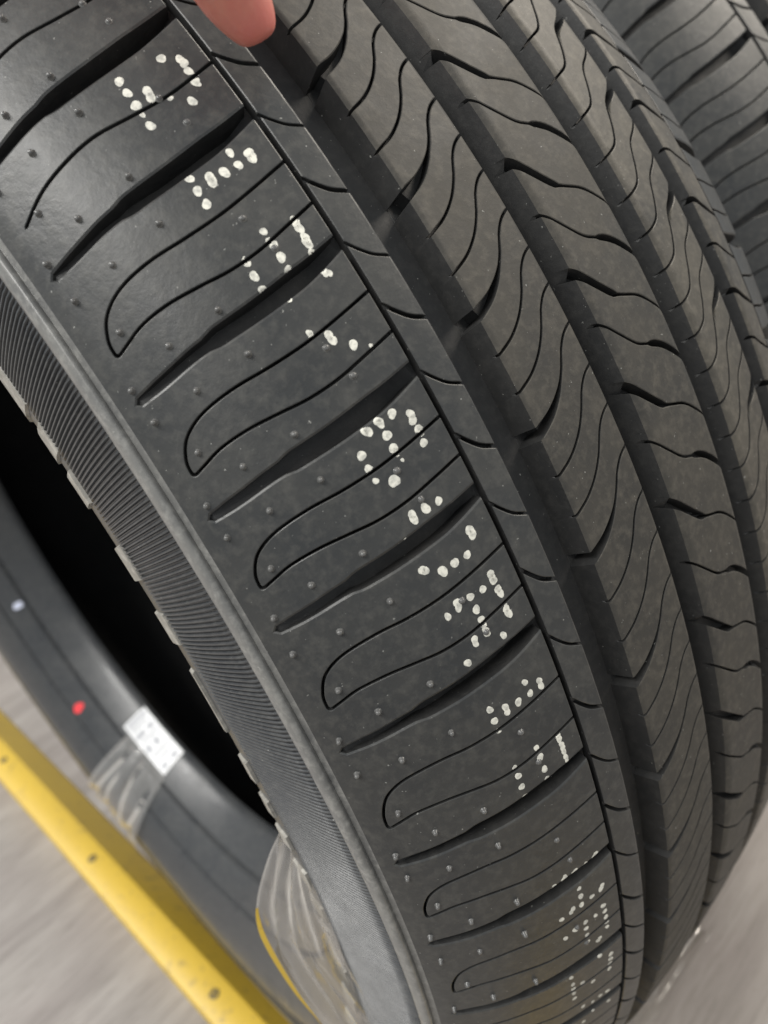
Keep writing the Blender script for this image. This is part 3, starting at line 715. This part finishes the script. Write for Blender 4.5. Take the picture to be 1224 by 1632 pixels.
for y in (-.49, -.325, -.158, .005, .172, .34):
    if me is None: o = link('screw', sv, sf, M['screw'], rail, 30); me = o.data
    else: o = bpy.data.objects.new('screw', me); C.objects.link(o); o.parent = rail
    o.location = (-.0105, y, .0232)

# ------------------------------------------------------------------ hand resting on the tread
def tp(th, X, h, *w):
    if th == 'px': return Vector(px_pt(X, h, w[0]))
    q = surf(np.array([th * RR]), np.array([float(S(X))]), np.array([h]))[0]; return Vector(q) + Vector((0, 0, AXLE))
hand_chains = [  # joints (theta, X mm, height mm, radius mm); first joint is shared palm root
    [('px', 417, 69, .1352, 2.9), ('px', 409, 51, .1342, 4.5), ('px', 395, 26, .133, 5.7), ('px', 372, -10, .1305, 6.7), ('px', 345, -58, .1265, 7.2), ('px', 318, -110, .121, 7.8), (-.56, -62, 42, 9.5)],
    [(-.50, -74, 12, 5.0), (-.50, -74, 20, 6.8), (-.48, -73, 36, 7.6), (-.52, -75, 48, 8.3), (-.60, -78, 50, 9.8)],
    [(-.53, -90, 12, 5.0), (-.525, -90, 20, 6.6), (-.50, -88, 36, 7.3), (-.55, -90, 48, 8.0), (-.62, -92, 50, 9.5)],
    [(-.57, -104, 14, 4.4), (-.565, -104, 21, 5.8), (-.545, -102, 34, 6.4), (-.59, -103, 44, 7.0), (-.645, -104, 48, 8.5)],
    [(-.56, -33, 16, 5.6), (-.575, -34, 19, 7.4), (-.64, -38, 26, 8.4), (-.70, -48, 34, 10.5)],
]
def make_hand():
    wrist = (-.86, -74, 62, 24); arm = (-1.25, -78, 120, 29); palm = (-.73, -76, 52, 19)
    pts = [palm, wrist, arm]; edges = [(0, 1), (1, 2)]
    for ch in hand_chains:
        last = None
        for j in ch:
            pts.append(j); i = len(pts) - 1
            if last is not None: edges.append((last, i))
            last = i
        edges.append((last, 0))
    me = bpy.data.meshes.new('person_hand'); me.from_pydata([tp(*p[:-1]) for p in pts], edges, []); me.update()
    o = bpy.data.objects.new('person_hand', me); C.objects.link(o)
    md = o.modifiers.new('skin', 'SKIN'); md.use_smooth_shade = True; md.branch_smoothing = 0.4
    for i, p in enumerate(pts):
        sk = me.skin_vertices[0].data[i]; sk.radius = (p[-1] * 1e-3, p[-1] * 1e-3); sk.use_root = (i == 0)
    o.modifiers.new('sub', 'SUBSURF').levels = 2; o.modifiers['sub'].render_levels = 3
    me.materials.append(M['skin'])
    dg = bpy.context.evaluated_depsgraph_get(); ev = o.evaluated_get(dg)
    nm = bpy.data.meshes.new_from_object(ev); nm.name = 'person_hand'
    o.modifiers.clear(); o.data = nm
    if not nm.materials: nm.materials.append(M['skin'])
    nm.polygons.foreach_set('use_smooth', [True] * len(nm.polygons))
    return o
hand = make_hand()
tag(hand, 'bare pink hand with one fingertip pressed on the tread beside the first groove', 'person')
hand.name = 'person'
